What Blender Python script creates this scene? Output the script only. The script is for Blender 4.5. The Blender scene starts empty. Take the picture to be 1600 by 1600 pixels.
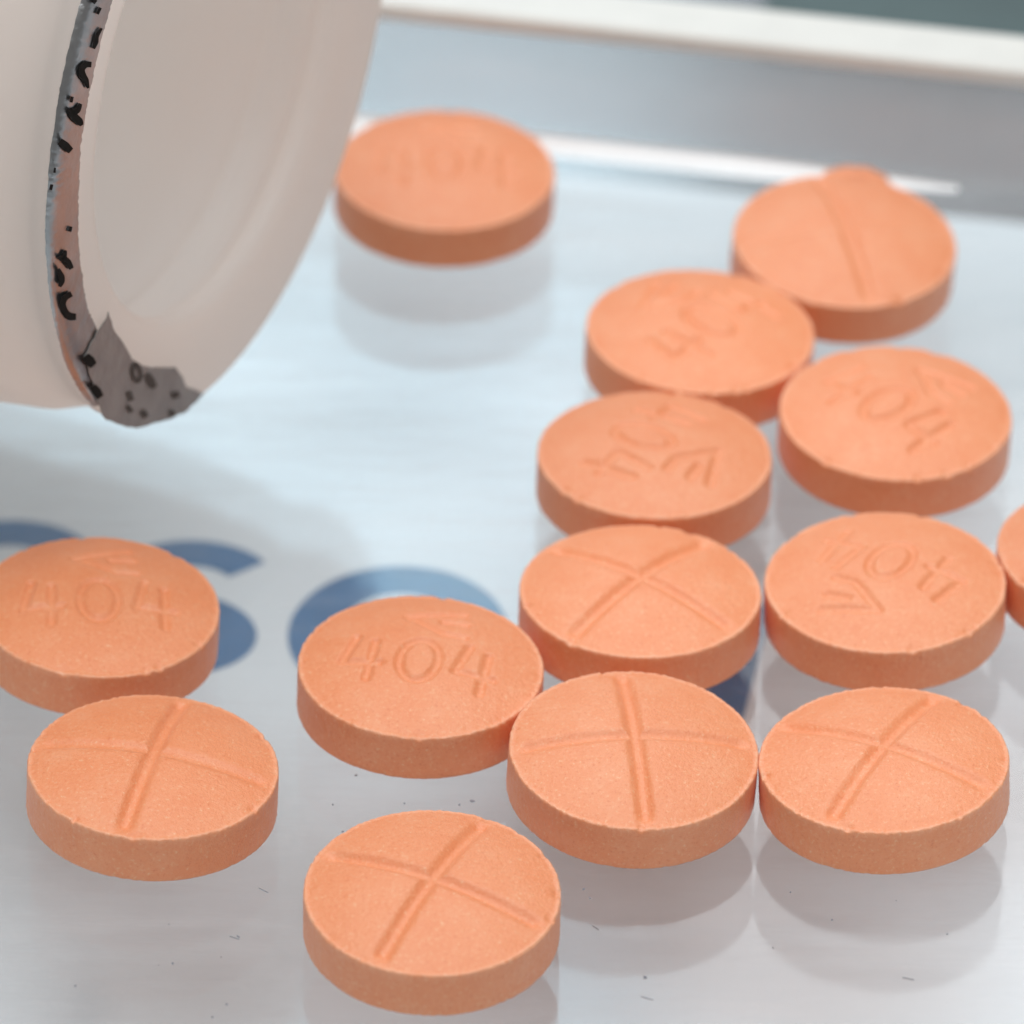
import bpy, bmesh, math, random
import numpy as np
from mathutils import Vector, Matrix

# ---------------------------------------------------------------- units: 1 = 1 cm
S = bpy.context.scene
S.unit_settings.system = 'METRIC'
S.unit_settings.scale_length = 0.01
S.unit_settings.length_unit = 'CENTIMETERS'
C = S.collection
random.seed(7)

# ---------------------------------------------------------------- camera
F, PITCH, ROLL, CAMH = 10747.17, 0.592264, 0.015428, 13.1069      # focal length in px of a 1600 px frame
fw = Vector((0, math.cos(PITCH), -math.sin(PITCH)))
rt = Vector((1, 0, 0)); up = rt.cross(fw)
rt, up = math.cos(ROLL)*rt + math.sin(ROLL)*up, -math.sin(ROLL)*rt + math.cos(ROLL)*up
CAM = Vector((0, 0, CAMH))
cd = bpy.data.cameras.new('camera'); cam = bpy.data.objects.new('camera', cd); C.objects.link(cam)
M3 = Matrix((rt, up, -fw)).transposed()
cam.matrix_world = Matrix.Translation(CAM) @ M3.to_4x4()
cd.sensor_width = 36; cd.lens = 36*F/1600
cd.clip_start = 0.5; cd.clip_end = 2000
cd.dof.use_dof = True; cd.dof.focus_distance = 21.75; cd.dof.aperture_fstop = 0.66
cd.dof.aperture_blades = 7
S.camera = cam

# ---------------------------------------------------------------- room light and exposure
S.view_settings.view_transform = 'Standard'; S.view_settings.look = 'None'
S.view_settings.exposure = 0.22; S.view_settings.gamma = 1.0
W = bpy.data.worlds.new('World'); S.world = W; W.use_nodes = True
bg = W.node_tree.nodes['Background']; bg.inputs[0].default_value = (1.0, 0.97, 0.94, 1); bg.inputs[1].default_value = 0.18

def area(name, loc, target, sx, sy, radiance, col, shape='RECTANGLE'):
    d = bpy.data.lights.new(name, 'AREA'); d.shape = shape; d.size = sx
    if shape in ('RECTANGLE', 'ELLIPSE'): d.size_y = sy
    a = sx*sy if shape == 'RECTANGLE' else math.pi*sx*sx/4
    d.energy = radiance*math.pi*a; d.color = col
    o = bpy.data.objects.new(name, d); C.objects.link(o)
    o.location = loc
    v = Vector(target) - Vector(loc); o.rotation_euler = v.to_track_quat('-Z', 'Y').to_euler()
    return o
MID = Vector((0.3, 18.6, 0))
area('ceiling_panel', (0, 10, 210), (0, 10, 0), 285, 285, 2.0, (0.95, 0.985, 1.0))
area('window_upper_pane', (-36.5, 225, 172.5), (-15, 18, 0), 86, 74, 3.3, (0.60, 0.86, 1.0))
area('window_lower_pane', (-36.5, 225, 110), (-15, 18, 0), 86, 50, 1.1, (0.66, 0.88, 1.0))
area('white_wall_panel', (34.5, 225, 185), (0, 18, 0), 60, 76, 3.2, (0.97, 0.98, 1.0))

# ---------------------------------------------------------------- helpers
def ray(u, v): return (fw*F + rt*(u-800) - up*(v-800)).normalized()
def at(u, v, z=0.0):
    d = ray(u, v); return CAM + d*((z - CAMH)/d.z)
def at_plane(u, v, p0, n):
    d = ray(u, v); return CAM + d*((p0-CAM).dot(n)/d.dot(n))

def link(name, me, mat, parent=None):
    o = bpy.data.objects.new(name, me); C.objects.link(o)
    if mat is not None: me.materials.append(mat)
    if parent is not None: o.parent = parent
    return o
def tag(o, label=None, cat=None, group=None, kind=None):
    if label: o['label'] = label
    if cat: o['category'] = cat
    if group: o['group'] = group
    if kind: o['kind'] = kind
    return o
def empty(name, loc=(0, 0, 0)):
    o = bpy.data.objects.new(name, None); C.objects.link(o); o.location = loc; o.empty_display_size = 0.2; return o
def mesh(name, vs, fs, smooth=False):
    me = bpy.data.meshes.new(name); me.from_pydata([tuple(v) for v in vs], [], fs); me.update()
    if smooth: me.shade_smooth()
    return me
def np_mesh(name, V, Q, smooth=True):
    me = bpy.data.meshes.new(name)
    me.vertices.add(len(V)); me.vertices.foreach_set('co', V.astype(np.float32).ravel())
    me.loops.add(Q.size); me.loops.foreach_set('vertex_index', Q.astype(np.int32).ravel())
    me.polygons.add(len(Q)); me.polygons.foreach_set('loop_start', np.arange(0, Q.size, 4, dtype=np.int32))
    me.polygons.foreach_set('loop_total', np.full(len(Q), 4, dtype=np.int32))
    me.update(calc_edges=True); me.validate()
    if smooth: me.shade_smooth()
    return me
def prism(name, pts, vec, bevel=0):
    """closed solid: a 3-D outline swept along vec"""
    bm = bmesh.new()
    a = [bm.verts.new(p) for p in pts]; f = bm.faces.new(a)
    r = bmesh.ops.extrude_face_region(bm, geom=[f])
    bmesh.ops.translate(bm, verts=[g for g in r['geom'] if isinstance(g, bmesh.types.BMVert)], vec=vec)
    bmesh.ops.recalc_face_normals(bm, faces=bm.faces)
    if bevel: bmesh.ops.bevel(bm, geom=list(bm.edges), offset=bevel, segments=3, affect='EDGES', profile=0.5)
    me = bpy.data.meshes.new(name); bm.to_mesh(me); bm.free()
    return me

# ---------------------------------------------------------------- materials
def new_mat(name):
    m = bpy.data.materials.new(name); m.use_nodes = True
    nt = m.node_tree; b = nt.nodes['Principled BSDF']
    return m, nt, b
def node(nt, kind, **kw):
    n = nt.nodes.new(kind)
    for k, v in kw.items(): setattr(n, k, v)
    return n
def noise(nt, coord, scale, detail=3, rough=0.6, dim='3D'):
    n = node(nt, 'ShaderNodeTexNoise'); n.noise_dimensions = dim
    n.inputs['Scale'].default_value = scale; n.inputs['Detail'].default_value = detail; n.inputs['Roughness'].default_value = rough
    if coord is not None: nt.links.new(coord, n.inputs['Vector'])
    return n
def ramp(nt, fac, stops):
    r = node(nt, 'ShaderNodeValToRGB'); e = r.color_ramp.elements
    while len(e) < len(stops): e.new(0.5)
    for k, (p, c) in enumerate(stops): e[k].position = p; e[k].color = (*c, 1) if len(c) == 3 else c
    nt.links.new(fac, r.inputs[0]); return r
def plain(name, col, rough=0.5, metal=0.0, var=0.06, scale=6.0, bump=0.0, bscale=60):
    m, nt, b = new_mat(name)
    tc = node(nt, 'ShaderNodeTexCoord')
    n = noise(nt, tc.outputs['Object'], scale)
    lo = tuple(c*(1-var) for c in col); hi = tuple(min(1, c*(1+var)) for c in col)
    r = ramp(nt, n.outputs['Fac'], [(0.3, lo), (0.7, hi)])
    nt.links.new(r.outputs[0], b.inputs['Base Color'])
    b.inputs['Roughness'].default_value = rough; b.inputs['Metallic'].default_value = metal
    if bump:
        n2 = noise(nt, tc.outputs['Object'], bscale, 4)
        bp = node(nt, 'ShaderNodeBump'); bp.inputs['Strength'].default_value = bump; bp.inputs['Distance'].default_value = 0.01
        nt.links.new(n2.outputs['Fac'], bp.inputs['Height']); nt.links.new(bp.outputs[0], b.inputs['Normal'])
    return m

def tablet_material():
    m, nt, b = new_mat('pressed_tablet_powder')
    tc = node(nt, 'ShaderNodeTexCoord'); oi = node(nt, 'ShaderNodeObjectInfo')
    sc = node(nt, 'ShaderNodeVectorMath', operation='SCALE'); sc.inputs[0].default_value = (17, 31, 23)
    nt.links.new(oi.outputs['Random'], sc.inputs['Scale'])
    ad = node(nt, 'ShaderNodeVectorMath', operation='ADD')
    nt.links.new(tc.outputs['Object'], ad.inputs[0]); nt.links.new(sc.outputs[0], ad.inputs[1])
    co = ad.outputs[0]
    n1 = noise(nt, co, 7, 4, 0.6)
    base = ramp(nt, n1.outputs['Fac'], [(0.25, (0.89, 0.268, 0.092)), (0.55, (0.91, 0.304, 0.120)), (0.8, (0.92, 0.352, 0.162))])
    n2 = noise(nt, co, 85, 3, 0.7)
    sp = ramp(nt, n2.outputs['Fac'], [(0.28, (0.80, 0.20, 0.06)), (0.42, (0.85, 0.25, 0.08)), (0.60, (0.95, 0.50, 0.26)), (0.74, (0.97, 0.60, 0.36))])
    fac = ramp(nt, n2.outputs['Fac'], [(0.32, (0.80,)*3), (0.44, (0.0,)*3), (0.56, (0.0,)*3), (0.71, (0.62,)*3)])
    mx = node(nt, 'ShaderNodeMix', data_type='RGBA')
    nt.links.new(fac.outputs[0], mx.inputs[0]); nt.links.new(base.outputs[0], mx.inputs[6]); nt.links.new(sp.outputs[0], mx.inputs[7])
    # light caught by the pressed edge painted in, with abraded, paler powder
    wa = node(nt, 'ShaderNodeAttribute'); wa.attribute_name = 'edge_glint_wear'
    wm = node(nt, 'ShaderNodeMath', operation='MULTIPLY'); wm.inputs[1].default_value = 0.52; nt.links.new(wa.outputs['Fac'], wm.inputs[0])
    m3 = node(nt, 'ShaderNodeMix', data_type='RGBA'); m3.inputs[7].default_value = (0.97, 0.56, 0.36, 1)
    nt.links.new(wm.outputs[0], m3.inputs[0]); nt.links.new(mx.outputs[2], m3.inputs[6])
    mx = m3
    # a little batch-to-batch difference in tint
    hs = node(nt, 'ShaderNodeHueSaturation'); mr = node(nt, 'ShaderNodeMapRange')
    mr.inputs[3].default_value = 0.95; mr.inputs[4].default_value = 1.03
    nt.links.new(oi.outputs['Random'], mr.inputs[0]); nt.links.new(mr.outputs[0], hs.inputs['Value'])
    nt.links.new(mx.outputs[2], hs.inputs['Color'])
    nt.links.new(hs.outputs[0], b.inputs['Base Color'])
    b.inputs['Roughness'].default_value = 0.40
    b.inputs['Specular IOR Level'].default_value = 0.85
    b.inputs['Sheen Weight'].default_value = 0.12; b.inputs['Sheen Roughness'].default_value = 0.5
    n3 = noise(nt, co, 150, 3, 0.65); n4 = noise(nt, co, 38, 3, 0.6)
    mm = node(nt, 'ShaderNodeMath', operation='ADD'); nt.links.new(n3.outputs['Fac'], mm.inputs[0]); nt.links.new(n4.outputs['Fac'], mm.inputs[1])
    bp = node(nt, 'ShaderNodeBump'); bp.inputs['Strength'].default_value = 0.65; bp.inputs['Distance'].default_value = 0.0042
    nt.links.new(mm.outputs[0], bp.inputs['Height']); nt.links.new(bp.outputs[0], b.inputs['Normal'])
    return m

def clear_plastic(name, rough=0.02, haze=0.03, scratches=True, tint=(0.985, 0.99, 0.99)):
    """clear sheet plastic: sees straight through, mirrors by the angle, slight haze where worn"""
    m, nt, b = new_mat(name); nt.nodes.remove(b)
    out = nt.nodes['Material Output']
    ge = node(nt, 'ShaderNodeNewGeometry')
    dt = node(nt, 'ShaderNodeVectorMath', operation='DOT_PRODUCT')
    nt.links.new(ge.outputs['Incoming'], dt.inputs[0]); nt.links.new(ge.outputs['Normal'], dt.inputs[1])
    ab = node(nt, 'ShaderNodeMath', operation='ABSOLUTE'); nt.links.new(dt.outputs['Value'], ab.inputs[0])
    su = node(nt, 'ShaderNodeMath', operation='SUBTRACT'); su.inputs[0].default_value = 1; nt.links.new(ab.outputs[0], su.inputs[1])
    pw = node(nt, 'ShaderNodeMath', operation='POWER'); nt.links.new(su.outputs[0], pw.inputs[0]); pw.inputs[1].default_value = 5
    ma = node(nt, 'ShaderNodeMath', operation='MULTIPLY_ADD'); nt.links.new(pw.outputs[0], ma.inputs[0]); ma.inputs[1].default_value = 0.96; ma.inputs[2].default_value = 0.04
    tr = node(nt, 'ShaderNodeBsdfTransparent'); tr.inputs[0].default_value = (*tint, 1)
    gl = node(nt, 'ShaderNodeBsdfGlossy'); gl.inputs['Roughness'].default_value = rough
    df = node(nt, 'ShaderNodeBsdfDiffuse'); df.inputs[0].default_value = (0.8, 0.82, 0.84, 1)
    m1 = node(nt, 'ShaderNodeMixShader'); m2 = node(nt, 'ShaderNodeMixShader')
    tc = node(nt, 'ShaderNodeTexCoord')
    if scratches:
        mp = node(nt, 'ShaderNodeMapping'); mp.inputs['Scale'].default_value = (0.9, 4.5, 1); mp.inputs['Rotation'].default_value = (0, 0, 0.12)
        nt.links.new(tc.outputs['Object'], mp.inputs[0])
        ns = noise(nt, mp.outputs[0], 1.3, 5, 0.65)
        hz = ramp(nt, ns.outputs['Fac'], [(0.36, (haze*0.15,)*3), (0.54, (haze*0.9,)*3), (0.72, (haze*3.6,)*3)])
        nt.links.new(hz.outputs[0], m1.inputs[0])
        rr = ramp(nt, ns.outputs['Fac'], [(0.3, (rough*0.6,)*3), (0.75, (rough*2.2,)*3)])
        nt.links.new(rr.outputs[0], gl.inputs['Roughness'])
    else:
        m1.inputs[0].default_value = haze
    nt.links.new(tr.outputs[0], m1.inputs[1]); nt.links.new(df.outputs[0], m1.inputs[2])
    nt.links.new(ma.outputs[0], m2.inputs[0]); nt.links.new(m1.outputs[0], m2.inputs[1]); nt.links.new(gl.outputs[0], m2.inputs[2])
    nt.links.new(m2.outputs[0], out.inputs[0])
    return m

def bottle_material():
    m, nt, b = new_mat('white_bottle_plastic')
    out = nt.nodes['Material Output']
    b.inputs['Base Color'].default_value = (0.955, 0.94, 0.91, 1); b.inputs['Roughness'].default_value = 0.26
    tl = node(nt, 'ShaderNodeBsdfTranslucent'); tl.inputs[0].default_value = (0.985, 0.93, 0.895, 1)
    mx = node(nt, 'ShaderNodeMixShader'); mx.inputs[0].default_value = 0.72
    nt.links.new(b.outputs[0], mx.inputs[1]); nt.links.new(tl.outputs[0], mx.inputs[2]); nt.links.new(mx.outputs[0], out.inputs[0])
    return m

def foil_material(name, col, rough, metal, bump):
    m = plain(name, col, rough, metal, 0.12, 9, bump, 26)
    return m

M = dict(
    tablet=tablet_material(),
    plate=clear_plastic('clear_acrylic_sheet', 0.078, 0.026),
    wall=clear_plastic('clear_acrylic_wall', 0.10, 0.10, False),
    rim=plain('acrylic_rim_lit_cream', (0.74, 0.715, 0.67), 0.30, 0, 0.03),  # clear edge catching light, put into an even cream colour
    seam=plain('acrylic_seam_highlight_white', (0.92, 0.93, 0.94), 0.18, 0, 0.03),  # highlight along the clear fillet, put into the strip's white colour
    paper=plain('white_paper', (0.72, 0.775, 0.815), 0.7, 0, 0.02, 3, 0.15, 40),
    ink=plain('blue_print', (0.026, 0.140, 0.320), 0.55, 0, 0.08, 14),
    counter=plain('grey_counter', (0.21, 0.215, 0.23), 0.13, 0, 0.10, 2),
    folder=plain('green_folder', (0.06, 0.095, 0.095), 0.5, 0, 0.25, 1.2),
    bottle=bottle_material(),
    foil=foil_material('seal_foil', (0.37, 0.37, 0.375), 0.30, 0.9, 0.35),
    flap=foil_material('seal_flap', (0.31, 0.295, 0.285), 0.45, 0.4, 0.7),
    black=plain('black_print', (0.018, 0.017, 0.016), 0.5, 0, 0.1),
    smudge=plain('faded_print', (0.085, 0.078, 0.072), 0.9, 0, 0.2, 30),
    dust=plain('grey_dust', (0.26, 0.27, 0.31), 0.9, 0, 0.2),
)

M['seam'].node_tree.nodes['Principled BSDF'].inputs['IOR'].default_value = 2.3
M['black'].node_tree.nodes['Principled BSDF'].inputs['Specular IOR Level'].default_value = 0.1
M['black'].node_tree.nodes['Principled BSDF'].inputs['Roughness'].default_value = 0.9
M['counter'].node_tree.nodes['Principled BSDF'].inputs['IOR'].default_value = 3.2
# ---------------------------------------------------------------- setting: the counter
GAP = 0.75
TH = math.radians(-9.8)                                   # yaw of tray and sheet
ux = Vector((math.cos(TH), math.sin(TH), 0)); uy = Vector((-math.sin(TH), math.cos(TH), 0))
def quad(o, a0, a1, b0, b1, z):
    return [o+ux*a0+uy*b0+Vector((0, 0, z)), o+ux*a1+uy*b0+Vector((0, 0, z)), o+ux*a1+uy*b1+Vector((0, 0, z)), o+ux*a0+uy*b1+Vector((0, 0, z))]
O0 = Vector((0.3, 18.6, 0))
ct = link('counter', prism('counter', quad(O0, -45, 45, -30, 45, -GAP-0.012-3), Vector((0, 0, 3))), M['counter']); tag(ct, kind='structure')

# ---------------------------------------------------------------- the tray
j0 = at(851, 226); j1 = at(1497, 296)
jd = (j1-j0).normalized(); jn = Vector((-jd.y, jd.x, 0))          # along the back edge, and away from the viewer
tray = empty('counting_tray', j0 + Vector((0, 0, -0.10)))
tag(tray, 'clear plastic counting tray with pale rim, holding the spilled tablets above a printed sheet', 'tray')
def tray_part(name, me, mat):
    o = link(name, me, mat, tray); o.matrix_parent_inverse = Matrix.Translation(tray.location).inverted(); return o
fa = j0 - jd*9; fb = j0 + jd*11
z3 = lambda z: Vector((0, 0, z))
tray_part('floor_plate', prism('floor_plate', [fa+jn*0.10+z3(-0.10), fb+jn*0.10+z3(-0.10), fb-jn*16+z3(-0.10), fa-jn*16+z3(-0.10)], z3(0.10)), M['plate'])
HW = 0.40; LEAN = 0.11
wb = [fa+jn*0.004, fb+jn*0.004]
wall_pts = [wb[0]+z3(0.002), wb[1]+z3(0.002), wb[1]+jn*LEAN+z3(HW), wb[0]+jn*LEAN+z3(HW)]
tray_part('back_wall', prism('back_wall', wall_pts, jn*0.09), M['wall'])
r0 = wb[0]+jn*(LEAN-0.03)+z3(HW+0.002); r1 = wb[1]+jn*(LEAN-0.03)+z3(HW+0.002)
tray_part('rim', prism('rim', [r0, r1, r1+jn*0.27+z3(0.0), r0+jn*0.27+z3(0.0)], z3(0.075), 0.025), M['rim'])
s0 = j0 - jd*4.5; s1 = j1
pts = []
def seam_mesh():
    n = 60; k = 8; vs = []; fs = []
    for i in range(n+1):
        p = s0.lerp(s1, i/n); t = i/n
        w = 0.085*(1.0 - 0.75*max(0, (t-0.86)/0.14)**1.5)
        for j in range(k+1):
            a = math.pi/2*j/k                                     # concave fillet between floor and wall
            vs.append(p - jn*(w*(1-math.sin(a))) + z3(0.003 + 0.5*w*(1-math.cos(a))))
        vs.append(p + jn*0.001 + z3(0.003))
    m = k+2
    for i in range(n):
        for j in range(m):
            fs.append((i*m+j, (i+1)*m+j, (i+1)*m+(j+1) % m, i*m+(j+1) % m))
    fs.append(tuple(range(m))); fs.append(tuple(n*m+j for j in reversed(range(m))))
    return mesh('seam', vs, fs)
tray_part('seam', seam_mesh(), M['seam'])

# ---------------------------------------------------------------- printed sheet under the tray
sheet = empty('printed_sheet', O0 + z3(-GAP))
tag(sheet, 'white paper sheet with large blue capital letters lying under the clear tray floor', 'paper sheet')
def sheet_part(name, me, mat):
    o = link(name, me, mat, sheet); o.matrix_parent_inverse = Matrix.Translation(sheet.location).inverted(); return o
back = (j0-O0).dot(uy) + 1.02
sheet_part('paper', prism('paper', quad(O0, -9, 10, -9, back, -GAP-0.004), z3(0.004)), M['paper'])
ZI = -GAP + 0.0015
def ribbon(center, pts, width, terminal=None):
    """flat stroke of printed ink; pts in letter space (u right, w up)"""
    P = [np.array(p) for p in pts]; L = []; R = []
    for i, p in enumerate(P):
        a = P[max(0, i-1)]; b = P[min(len(P)-1, i+1)]; t = (b-a)/np.linalg.norm(b-a); nn = np.array([-t[1], t[0]])
        wd = width(i/(len(P)-1)) if callable(width) else width
        L.append(p+nn*wd/2); R.append(p-nn*wd/2)
    w3 = lambda q: center+ux*q[0]+uy*q[1]
    n = len(P)
    vs = [w3(q) for q in L]+[w3(q) for q in R]
    fs = [(i, i+n, i+1+n, i+1) for i in range(n-1)]
    me = mesh('letter', vs, fs)
    return me
def arc(cx, cy, rx, ry, a0, a1, n=40):
    return [(cx+rx*math.cos(math.radians(a0+(a1-a0)*i/n)), cy+ry*math.sin(math.radians(a0+(a1-a0)*i/n))) for i in range(n+1)]
SW = 0.160
def letter_s(c):
    rx, ry = 0.215, 0.172
    pts = arc(0.0, 0.166, rx, ry, 38, 250) + arc(0.0, -0.166, rx, ry, 70, -145)
    return ribbon(c, pts, SW)
def letter_o(c): return ribbon(c, arc(0, 0, 0.30, 0.335, 0, 360, 96), SW*1.08)
def letter_n(c):
    w, h, s_ = 0.31, 0.40, 0.145
    P2 = [(-w, -h), (-w, h), (-w+s_, h), (w-s_, -h+0.25), (w-s_, h), (w, h), (w, -h), (w-s_, -h), (-w+s_, h-0.25), (-w+s_, -h)]
    bm = bmesh.new(); f = bm.faces.new([bm.verts.new(c+ux*a+uy*b) for a, b in P2]); bmesh.ops.triangulate(bm, faces=[f])
    bmesh.ops.recalc_face_normals(bm, faces=bm.faces)
    me = bpy.data.meshes.new('letter'); bm.to_mesh(me); bm.free(); return me
PS = at(287, 948, ZI); 
PO = at(622, 990, ZI)
sheet_part('letter', letter_s(PS), M['ink'])
sheet_part('letter', letter_s(PS - ux*0.655), M['ink'])
sheet_part('letter', letter_o(PO), M['ink'])
sheet_part('letter', letter_n(at(1171, 1085, ZI) - ux*0.31 + uy*0.15), M['ink'])

# ---------------------------------------------------------------- green folder behind the rim
fo = at(1350, 42, -GAP+0.1); fc = empty('folder', Vector((fo.x, fo.y, -GAP)))
tag(fc, 'dark green folder lying out of focus behind the tray rim at the top right', 'folder')
q = [fo+jd*a+jn*b for a, b in ((-0.42, 0.02), (3.0, 0.02), (3.0, 4), (-0.42, 4))]
for nm, za, th_, ins in (('cover', -GAP-0.003, 0.03, 0), ('page_block', -GAP+0.028, 0.04, 0.05), ('cover', -GAP+0.069, 0.03, 0)):
    pp = [Vector((p.x, p.y, 0)) + jd*(ins if i in (0, 3) else -ins) + jn*(ins if i < 2 else -ins) + z3(za) for i, p in enumerate(q)]
    o = link(nm, prism(nm, pp, z3(th_)), M['folder'] if nm == 'cover' else M['paper'], fc)
    o.matrix_parent_inverse = Matrix.Translation(fc.location).inverted()

# ---------------------------------------------------------------- tablets
R, D, T = 0.40, 0.0504, 0.164
RC = (R*R+D*D)/(2*D)
def seg_dist(X, Y, segs):
    d = np.full(X.shape, 9.0)
    for (x0, y0), (x1, y1) in segs:
        dx, dy = x1-x0, y1-y0; l2 = dx*dx+dy*dy
        t = np.clip(((X-x0)*dx+(Y-y0)*dy)/l2, 0, 1)
        d = np.minimum(d, np.hypot(X-x0-t*dx, Y-y0-t*dy))
    return d
def four(cx, cy, w=0.125, h=0.225):
    q = [(0.22, 0.98), (0.0, 0.36), (1.0, 0.36)]; v = [(0.74, 0.86), (0.74, 0.0)]
    f = lambda p: (cx+(p[0]-0.5)*w, cy+(p[1]-0.5)*h)
    return [(f(q[0]), f(q[1])), (f(q[1]), f(q[2])), (f(v[0]), f(v[1]))]
def loop_segs(cx, cy, rx, ry, n=28):
    p = [(cx+rx*math.cos(2*math.pi*i/n), cy+ry*math.sin(2*math.pi*i/n)) for i in range(n)]
    return [(p[i], p[(i+1) % n]) for i in range(n)]
IMPRINT = four(-0.185, -0.045) + loop_segs(0, -0.045, 0.063, 0.105) + four(0.185, -0.045) + \
    [((0.10, 0.27), (-0.075, 0.205)), ((-0.075, 0.205), (0.055, 0.115)), ((0.055, 0.115), (0.125, 0.115)), ((0.045, 0.195), (0.115, 0.200))]
def sm(x, a, b):
    t = np.clip((x-a)/(b-a), 0, 1); return t*t*(3-2*t)

def tablet_mesh(seed, kind, ang, weak=1.0, strong=1.0):
    """kind 'cross' (scored in four) or 'imprint'; ang turns the marking; unique edge chips, abrasion and painted glint for each"""
    rng = np.random.default_rng(seed)
    NA = 400
    th = np.linspace(0, 2*np.pi, NA, endpoint=False)
    rr = np.concatenate([[0.0004], np.linspace(0.012, 0.376, 78), [0.380, 0.384, 0.388, 0.392, 0.3955]])
    A, RR = np.meshgrid(th, rr)
    def wobble(n, amp, k0=2, k1=60, p=0.6):
        w = np.zeros(NA)
        for k in range(k0, k1): w += rng.normal()*k**-p*np.cos(k*th+rng.uniform(0, 6.28))
        return w*amp/np.abs(w).max()
    edge_r = wobble(0, 0.0022, 3, 110, 0.3); edge_z = wobble(0, 0.0030, 3, 120, 0.25)
    chips = np.zeros(NA)
    for _ in range(rng.integers(6, 12)):
        c = rng.uniform(0, 6.283); wd = rng.uniform(0.012, 0.04); dp = rng.uniform(0.004, 0.012)
        dd = (th-c+np.pi) % (2*np.pi)-np.pi; chips += dp*np.exp(-(dd/wd)**2)
    X, Y = RR*np.cos(A), RR*np.sin(A)
    land = 0.384
    base = D+T
    Z = base + 0.063*np.clip(1-(RR/land)**2, 0, 1)
    c, s = math.cos(ang), math.sin(ang)
    U, V = X*c+Y*s, -X*s+Y*c
    if kind == 'cross':
        # flat-bottomed V scores cut into the dome, running out just short of the edge
        def groove(d, along, hw, dep):
            prof = np.exp(-(np.abs(d)/(0.68*hw))**2.6)
            return dep*prof*(1-sm(np.abs(along), 0.335, 0.385))
        g = np.maximum(groove(V, U, 0.038, 0.0215*strong), groove(U, V, 0.035, 0.0190*weak))
        lip = 0.0022*np.exp(-((np.abs(V)-0.036)/0.008)**2)*(1-sm(np.abs(U), 0.33, 0.37))
        Z = Z - g + lip*0.0
    else:
        d = seg_dist(U, V, IMPRINT)
        Z = Z - 0.0100*strong*(1-sm(d, 0.003, 0.025))*np.where(V > 0.095, 0.95, 1.0)
    Z += rng.normal(0, 0.00035, Z.shape)*sm(RR, 0.0, 0.06)
    fall = sm(RR, 0.36, 0.395)
    Z = Z + fall*(edge_z-chips*0.8)[None, :]
    X = X*(1+fall*((edge_r-chips*0.35)/R)[None, :]); Y = Y*(1+fall*((edge_r-chips*0.35)/R)[None, :])
    rings = [np.stack([X, Y, Z], -1)]
    er = (edge_r-chips*0.35)
    def ring(r, z, k=1.0, jr=0.0006):
        rad = r + er*k + rng.normal(0, jr, NA)
        return np.stack([rad*np.cos(th), rad*np.sin(th), np.full(NA, z)], -1)[None]
    rings.append(np.stack([(R-0.0012+er)*np.cos(th), (R-0.0012+er)*np.sin(th), base-0.0028+edge_z*0.8-chips*0.9], -1)[None])
    for i, f in enumerate(np.linspace(0.95, 0.05, 12)):
        rings.append(ring(R, D+T*f, 0.5 if f > 0.8 else 0.25))
    eb = wobble(0, 0.003, 3, 100, 0.3)
    rings.append(np.stack([(R-0.0015+eb*0.6)*np.cos(th), (R-0.0015+eb*0.6)*np.sin(th), D+0.002+np.abs(eb)*0.8], -1)[None])
    for r in (0.390, 0.36, 0.30, 0.22, 0.13, 0.06, 0.004):
        rings.append(ring(r, D-D*(1-(r/R)**2)+0.0005, 0.0, 0.0))
    P = np.concatenate(rings); n = P.shape[0]
    idx = np.arange(n*NA).reshape(n, NA)
    a, b2 = idx[:-1], idx[1:]
    Q = np.stack([a, b2, np.roll(b2, -1, 1), np.roll(a, -1, 1)], -1).reshape(-1, 4)
    me = np_mesh('tablet', P.reshape(-1, 3), Q)
    nr = len(rr); edge_glint_wear = np.zeros((n, NA))
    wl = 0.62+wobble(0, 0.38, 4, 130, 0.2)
    for k_, f_ in zip(range(nr-4, nr+3), (0.10, 0.30, 0.70, 1, 1, 0.55, 0.12)): edge_glint_wear[k_] = np.clip(f_*(wl+rng.normal(0, 0.15, NA)), 0, 1)
    at_ = me.attributes.new('edge_glint_wear', 'FLOAT', 'POINT'); at_.data.foreach_set('value', edge_glint_wear.astype(np.float32).ravel())
    return me

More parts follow.
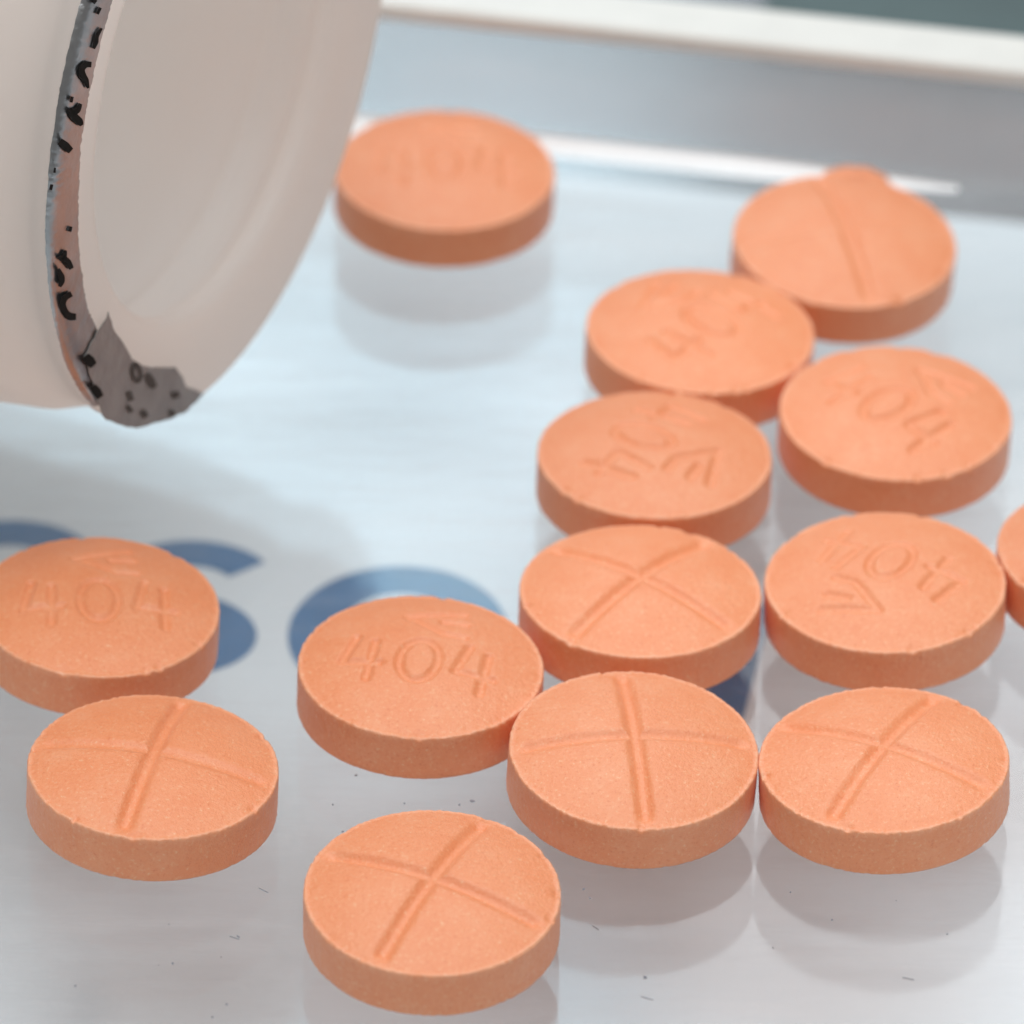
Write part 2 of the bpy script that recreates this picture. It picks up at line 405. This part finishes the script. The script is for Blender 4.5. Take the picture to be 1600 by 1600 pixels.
G = 'round orange tablets spilled on the clear tray'
TAB = [  # x, y, tilt x, tilt y, kind, marking angle (deg), weak, strong, label
    (-0.2401, 21.3291, 0.0339, 0.0168, 'imprint', 2, 1, 0.85, 'orange tablet lying alone behind the bottle mouth, imprint faint'),
    (1.2358, 20.8059, 0.0823, 0.0453, 'cross', -77, 0.3, 0.75, 'orange scored tablet farthest back on the right, one score line clear, a chip behind it'),
    (0.6984, 20.3056, 0.0063, 0.0353, 'imprint', 52, 1, 1.2, 'orange blurred-imprint tablet hiding the left edge of the rearmost scored tablet'),
    (1.3346, 19.7539, 0.0395, 0.0157, 'imprint', -44, 1, 1.2, 'orange tablet whose 404 runs steeply downhill, in front of the rearmost scored tablet'),
    (0.4921, 19.5445, -0.0124, 0.0072, 'imprint', 240, 1, 1.25, 'orange imprinted tablet directly behind the X-scored tablet, its logo on the right'),
    (0.4397, 18.739, -0.022, 0.0087, 'cross', 52, 0.95, 1, 'orange tablet with an X-shaped score, directly behind the plus-scored tablet'),
    (1.1969, 18.7497, 0.0225, -0.0302, 'imprint', 152, 1, 1.05, 'orange tablet with upside-down 404, directly behind the lower right scored tablet'),
    (2.0254, 19.0078, -0.0111, 0.0034, 'imprint', 20, 1, 1, 'orange tablet cut off by the right edge of the photo, only a sliver showing'),
    (-1.2757, 18.5556, 0.008, 0.0562, 'imprint', 4, 1, 1.15, 'orange tablet imprinted 404, partly outside the left edge, lying on the blue letter S'),
    (-0.2546, 18.2481, 0.0056, 0.0242, 'imprint', -8, 1, 1.2, 'orange tablet imprinted 404 covering the blue letter O'),
    (-1.0678, 17.7018, -0.0153, 0.043, 'cross', 78, 0.62, 1.05, 'orange scored tablet at lower left, one deep line and one faint, overlapping the leftmost tablet'),
    (-0.2151, 16.9633, 0.0559, 0.01, 'cross', 65, 1.0, 1, 'orange cross-scored tablet nearest the viewer, alone at bottom centre'),
    (0.4607, 17.7232, 0.0612, 0.0427, 'cross', 96, 0.8, 1, 'orange tablet with upright plus-shaped score, front of the column right of centre'),
    (1.125, 17.7829, -0.0024, -0.0523, 'cross', 61, 0.8, 1, 'orange cross-scored tablet at lower right, edge touching the plus-scored tablet'),
]
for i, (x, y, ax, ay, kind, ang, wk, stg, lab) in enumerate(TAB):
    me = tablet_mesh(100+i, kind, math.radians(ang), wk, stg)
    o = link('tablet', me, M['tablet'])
    A = Matrix.Rotation(ay, 4, 'Y') @ Matrix.Rotation(ax, 4, 'X')
    o.matrix_world = Matrix.Translation((x, y, RC+0.0008)) @ A @ Matrix.Translation((0, 0, -RC))
    tag(o, lab, 'tablet', G)

# a broken piece behind the rearmost scored tablet
def chip_mesh():
    rng = random.Random(5); bm = bmesh.new()
    out = []
    for k in range(15):
        a = math.pi*k/14; out.append((0.15*math.cos(a), 0.12*math.sin(a)))
    for k in range(1, 6): out.append((-0.15+0.30*k/6, -0.02+rng.uniform(-0.02, 0.02)))
    vs = [[bm.verts.new((x*s_, y*s_, z + (rng.uniform(-.006, .006) if z > 0.1 else 0))) for x, y in out] for z, s_ in ((0, 0.9), (0.02, 1), (0.17, 1.0), (0.20, 0.86), (0.218, 0.5))]
    n = len(out)
    for a, b in zip(vs[:-1], vs[1:]):
        for i in range(n): bm.faces.new((a[i], a[(i+1) % n], b[(i+1) % n], b[i]))
    bm.faces.new(vs[-1]); bm.faces.new(list(reversed(vs[0])))
    me = bpy.data.meshes.new('tablet_chip'); bm.to_mesh(me); bm.free(); me.shade_smooth(); return me
ch = link('tablet_chip', chip_mesh(), M['tablet']); p = at(1336, 268, 0.20); ch.location = (p.x, max(p.y, 21.40), -0.0); ch.scale = (0.9, 0.8, 0.86); ch.rotation_euler = (0, 0, -0.1)
tag(ch, 'small broken orange tablet piece peeking out behind the rearmost scored tablet', 'tablet piece')

# ---------------------------------------------------------------- the bottle
CEN = Vector((-0.9569, 19.7242, 1.6075)); RB = 1.2377
NAX = Vector((0.90883, -0.41677, -0.01792)).normalized()
e1 = NAX.cross(Vector((0, 0, 1))).normalized(); e2 = NAX.cross(e1)      # e2 roughly down
bottle = empty('pill_bottle', (CEN - NAX*3).xy.to_3d())
tag(bottle, 'white plastic pill bottle on its side with torn foil seal round the open mouth', 'pill bottle')
def bot_part(name, me, mat, parent=None):
    o = link(name, me, mat, parent or bottle)
    if parent is None: o.matrix_parent_inverse = Matrix.Translation(bottle.location).inverted()
    return o
def bp(r, t, a): return CEN + NAX*t + (e1*math.cos(a) + e2*math.sin(a))*r
prof = [(0.01, -6.0), (1.15, -6.0), (1.36, -5.95), (1.41, -5.8), (1.42, -5.5), (1.42, -4.2), (1.42, -2), (1.415, -.75), (1.405, -.56), (1.385, -.43), (1.37, -.32), (1.34, -.25), (1.322, -.20), (1.316, -.165),
        (1.316, -.13), (1.320, -.095), (1.334, -.06), (1.336, -.035), (1.330, -.014), (1.315, -.003), (1.29, 0.0), (1.20, 0.0), (1.15, -.001), (1.08, -.006), (1.00, -.018), (.970, -.032), (.955, -.055), (.955, -.080), (.975, -.110), (1.03, -.135), (1.065, -.16),
        (1.075, -.20), (1.065, -.24), (1.040, -.27), (1.040, -.30), (1.075, -.34), (1.10, -.45), (1.16, -.56), (1.24, -.70), (1.30, -.90), (1.335, -1.2), (1.345, -2), (1.35, -5.6), (1.25, -5.8), (0.01, -5.85)]
# resample the profile smoothly
PR = []
for i in range(len(prof)-1):
    for s_ in (0, 0.5): PR.append(tuple(np.array(prof[i])*(1-s_)+np.array(prof[i+1])*s_))
PR.append(prof[-1])
NB = 192
V = np.array([[bp(r*RB/1.336, t, 2*math.pi*j/NB) for j in range(NB)] for r, t in PR])
idx = np.arange(len(PR)*NB).reshape(len(PR), NB)
Q = np.stack([idx[:-1], np.roll(idx[:-1], -1, 1), np.roll(idx[1:], -1, 1), idx[1:]], -1).reshape(-1, 4)
bot_part('bottle_wall', np_mesh('bottle_wall', V.reshape(-1, 3), Q), M['bottle'])

# foil ring left on the rim: angle of an image point on the mouth plane
def ang_of(u, v):
    p = at_plane(u, v, CEN, NAX)-CEN; return math.atan2(p.dot(e2), p.dot(e1))
a0 = ang_of(150, 648); a1 = ang_of(165, -260)
if a1 < a0-math.pi: a1 += 2*math.pi
if a1 > a0+math.pi: a1 -= 2*math.pi
def foil_ring():
    rng = np.random.default_rng(3); n = 420; vs = []; fs = []
    def rough(amp, p):
        w = np.zeros(n+1); x = np.linspace(0, 1, n+1)
        for k_ in range(3, 120): w += rng.normal()*k_**-p*np.cos(k_*6.283*x+rng.uniform(0, 6.3))
        return w*amp/np.abs(w).max()
    inn = rough(0.012, 0.7); out = rough(0.012, 0.5); wr = rough(0.006, 0.75); wr2 = rough(0.006, 0.65); wr3 = rough(0.012, 0.8)
    kk = RB/1.336
    for i in range(n+1):
        a = a0+(a1-a0)*i/n
        ta = min(1, i/14)
        cr = 1+1.3*min(1, max(0, (i/n-0.34)/0.1))
        wq, wq2 = wr[i]*cr, wr2[i]*cr
        rows = [(1.341+out[i]*.2, -0.022+wr3[i]*.25), (1.339+out[i]*.15, -0.012+wq*.15), (1.330+wq*.15, -0.001+wq2*.2), (1.312, 0.006+wr[i]*.2), (1.265, 0.009+wr2[i]*.12), (1.225, 0.009+wr[i]*.08), (1.168+inn[i], 0.008)]
        for r, t in rows: vs.append(bp(r*kk, t, a))
    m = 7
    for i in range(n):
        for j in range(m-1): fs.append((i*m+j, (i+1)*m+j, (i+1)*m+j+1, i*m+j+1))
    return mesh('foil_rim', vs, fs, True)
ring = bot_part('foil_rim', foil_ring(), M['foil'])

# torn flap of the seal at the bottom of the mouth
def flat_poly(name, pix, off, thick=0.003, sub=0):
    vs = [at_plane(u, v, CEN+NAX*off, NAX) for u, v in pix]
    bm = bmesh.new(); f = bm.faces.new([bm.verts.new(p_) for p_ in vs])
    bm.normal_update()
    if f.normal.dot(NAX) < 0: f.normal_flip()
    r = bmesh.ops.extrude_face_region(bm, geom=[f])
    bmesh.ops.translate(bm, verts=[g for g in r['geom'] if isinstance(g, bmesh.types.BMVert)], vec=NAX*thick)
    bmesh.ops.triangulate(bm, faces=bm.faces)
    bmesh.ops.recalc_face_normals(bm, faces=bm.faces)
    me = bpy.data.meshes.new(name); bm.to_mesh(me); bm.free(); return me
def jag(pix, amp, step=7):
    rng = random.Random(11); out = []
    for i in range(len(pix)):
        (x0, y0), (x1, y1) = pix[i], pix[(i+1) % len(pix)]
        n = max(1, int(math.hypot(x1-x0, y1-y0)/step))
        for k_ in range(n): out.append((x0+(x1-x0)*k_/n+rng.uniform(-amp, amp), y0+(y1-y0)*k_/n+rng.uniform(-amp, amp)))
    return out
flap_pix = [(131, 556), (146, 528), (160, 505), (168, 486), (176, 512), (192, 536), (204, 560), (222, 572), (244, 574), (272, 574), (280, 582), (292, 606), (318, 614), (305, 630), (285, 645), (258, 657), (232, 664), (212, 669), (188, 664), (165, 655), (156, 640), (150, 615), (142, 590)]
flap = bot_part('seal_flap', flat_poly('seal_flap', jag(flap_pix, 1.6), 0.0125, 0.003), M['flap'])

# black print on the seal: fragments of torn letters
def stroke_mesh(pix, w, off):
    n = len(pix); L = []; Rr = []
    for i in range(n):
        a = pix[max(0, i-1)]; b = pix[min(n-1, i+1)]; tx, ty = b[0]-a[0], b[1]-a[1]; l = math.hypot(tx, ty) or 1
        ww = 1.25*(w[i] if isinstance(w, (list, tuple)) else w)
        L.append((pix[i][0]-ty/l*ww/2, pix[i][1]+tx/l*ww/2)); Rr.append((pix[i][0]+ty/l*ww/2, pix[i][1]-tx/l*ww/2))
    m3 = lambda q_, o_: at_plane(q_[0], q_[1], CEN+NAX*o_, NAX)
    vs = [m3(q_, off+0.0012) for q_ in L]+[m3(q_, off+0.0012) for q_ in Rr]+[m3(q_, off) for q_ in L]+[m3(q_, off) for q_ in Rr]
    fs = []
    for i in range(n-1):
        fs += [(i, i+1, n+i+1, n+i), (2*n+i, 3*n+i, 3*n+i+1, 2*n+i+1), (i, 2*n+i, 2*n+i+1, i+1), (n+i, n+i+1, 3*n+i+1, 3*n+i)]
    fs += [(0, n, 3*n, 2*n), (n-1, 3*n-1, 4*n-1, 2*n-1)]
    return mesh('print_mark', vs, fs)
def curve(p, n=8):
    out = []
    P = [p[0]]+list(p)+[p[-1]]
    for i in range(1, len(P)-2):
        for k_ in range(n):
            t = k_/n
            out.append(tuple(0.5*((2*P[i][c_])+(-P[i-1][c_]+P[i+1][c_])*t+(2*P[i-1][c_]-5*P[i][c_]+4*P[i+1][c_]-P[i+2][c_])*t*t+(-P[i-1][c_]+3*P[i][c_]-3*P[i+1][c_]+P[i+2][c_])*t**3) for c_ in (0, 1)))
    out.append(p[-1]); return out
RO = 0.0135
marks = [
    ([(143, -2), (150, 4)], 6), ([(157, 12), (152, 22)], 4),
    ([(159, 44), (152, 56), (150, 66), (146, 76)], [3, 5, 6, 4]),
    ([(143, 101), (134, 101), (128, 108), (129, 117), (134, 126), (138, 138)], [7, 8, 8, 9, 8, 3]),
    ([(113, 151), (111, 160)], 4), ([(126, 162), (121, 172), (112, 176)], [4, 8, 9]), ([(108, 170), (116, 182), (124, 190), (128, 196)], [5, 10, 10, 4]),
    ([(93, 221), (102, 228), (111, 236)], [9, 11, 8]), ([(86, 262), (85, 270)], 3), ([(81, 288), (79, 297)], 4),
    ([(111, 354), (109, 362)], 4),
    ([(102, 391), (100, 400), (92, 405)], [4, 7, 6]), ([(98, 402), (106, 410), (112, 420)], [8, 9, 6]),
    ([(91, 420), (96, 432), (96, 440), (93, 448)], [4, 8, 8, 4]),
    ([(112, 459), (102, 465), (98, 475), (101, 486), (108, 494), (119, 495)], [7, 8, 8, 9, 10, 8]),
    ([(134, 556), (140, 564), (147, 571)], [9, 14, 9]), ([(145, 603), (151, 612), (157, 621)], [8, 12, 9]),
]
for pix, w in marks:
    pp = curve(pix, 6)
    ww = list(np.interp(np.linspace(0, len(pix)-1, len(pp)), range(len(pix)), w)) if isinstance(w, list) else w
    o = link('print_mark', stroke_mesh(pp, ww, 0.0190 if pix[0][1] > 500 else RO+0.0005), M['black'], ring if pix[0][1] < 500 else flap)
for pix, w in [([(212, 568), (219, 578), (220, 590), (214, 596), (208, 586), (208, 574), (212, 568)], 5), ([(230, 584), (236, 596), (242, 606)], [7, 11, 7]),
               ([(273, 612), (276, 622)], 10), ([(201, 612), (206, 626)], 7), ([(199, 634), (206, 644)], 6), ([(222, 642), (229, 652)], 8), ([(266, 642), (272, 650)], 7)]:
    pp = curve(pix, 6)
    ww = list(np.interp(np.linspace(0, len(pix)-1, len(pp)), range(len(pix)), w)) if isinstance(w, list) else w
    o = link('print_mark', stroke_mesh(pp, ww, 0.0172), M['smudge'], flap)

# ---------------------------------------------------------------- dust and fine scratches on the tray floor
def dust_mesh():
    rng = random.Random(21); vs = []; fs = []
    spots = [(536, 1300, 5, 2), (738, 1252, 9, 4), (718, 1258, 4, 2), (520, 1258, 4, 2), (556, 1212, 5, 2), (632, 1256, 4, 2), (912, 1390, 4, 3), (922, 1404, 3, 3), (1300, 1438, 4, 2), (1008, 1528, 7, 3), (270, 1506, 4, 3), (118, 1541, 5, 2), (354, 1570, 4, 2), (332, 1590, 6, 1.5), (372, 1464, 8, 1.2), (1235, 1395, 3, 2), (1480, 1460, 3, 2)]
    for _ in range(12): spots.append((rng.uniform(0, 1600), rng.uniform(1100, 1600), rng.uniform(1.2, 2.6), rng.uniform(0.8, 1.6)))
    for u, v, a, b in [(412, 1392, 22, 0.22), (366, 1466, 18, 0.25), (1010, 1560, 24, 0.22), (930, 1450, 16, 0.22), (1420, 1530, 20, 0.2)]: spots.append((u, v, a, b))
    for u, v, a, b in spots:
        p = at(u, v, 0.0); an = rng.uniform(0, 3.14) if a < 6 else rng.uniform(-0.9, -0.3)
        a /= 487*2; b /= 487*2
        base = len(vs); n = 7
        for z in (0.0006, 0.0035):
            for k_ in range(n):
                t = 6.283*k_/n; r = rng.uniform(0.7, 1.15)
                x, y = a*r*math.cos(t), b*1.6*r*math.sin(t)
                vs.append((p.x+x*math.cos(an)-y*math.sin(an), p.y+x*math.sin(an)+y*math.cos(an), z))
        fs.append(tuple(base+n+k_ for k_ in range(n)))
        for k_ in range(n): fs.append((base+k_, base+(k_+1) % n, base+n+(k_+1) % n, base+n+k_))
    return mesh('dust', vs, fs)
du = link('dust', dust_mesh(), M['dust']); tag(du, 'fine grey dust specks scattered on the clear tray floor', 'dust', kind='stuff')

# ---------------------------------------------------------------- render settings
S.cycles.use_denoising = True
S.cycles.denoiser = 'OPENIMAGEDENOISE'; S.cycles.denoising_prefilter = 'ACCURATE'; S.cycles.denoising_input_passes = 'RGB_ALBEDO_NORMAL'
S.cycles.max_bounces = 16; S.cycles.diffuse_bounces = 9; S.cycles.glossy_bounces = 5
S.cycles.transparent_max_bounces = 16; S.cycles.sample_clamp_indirect = 6
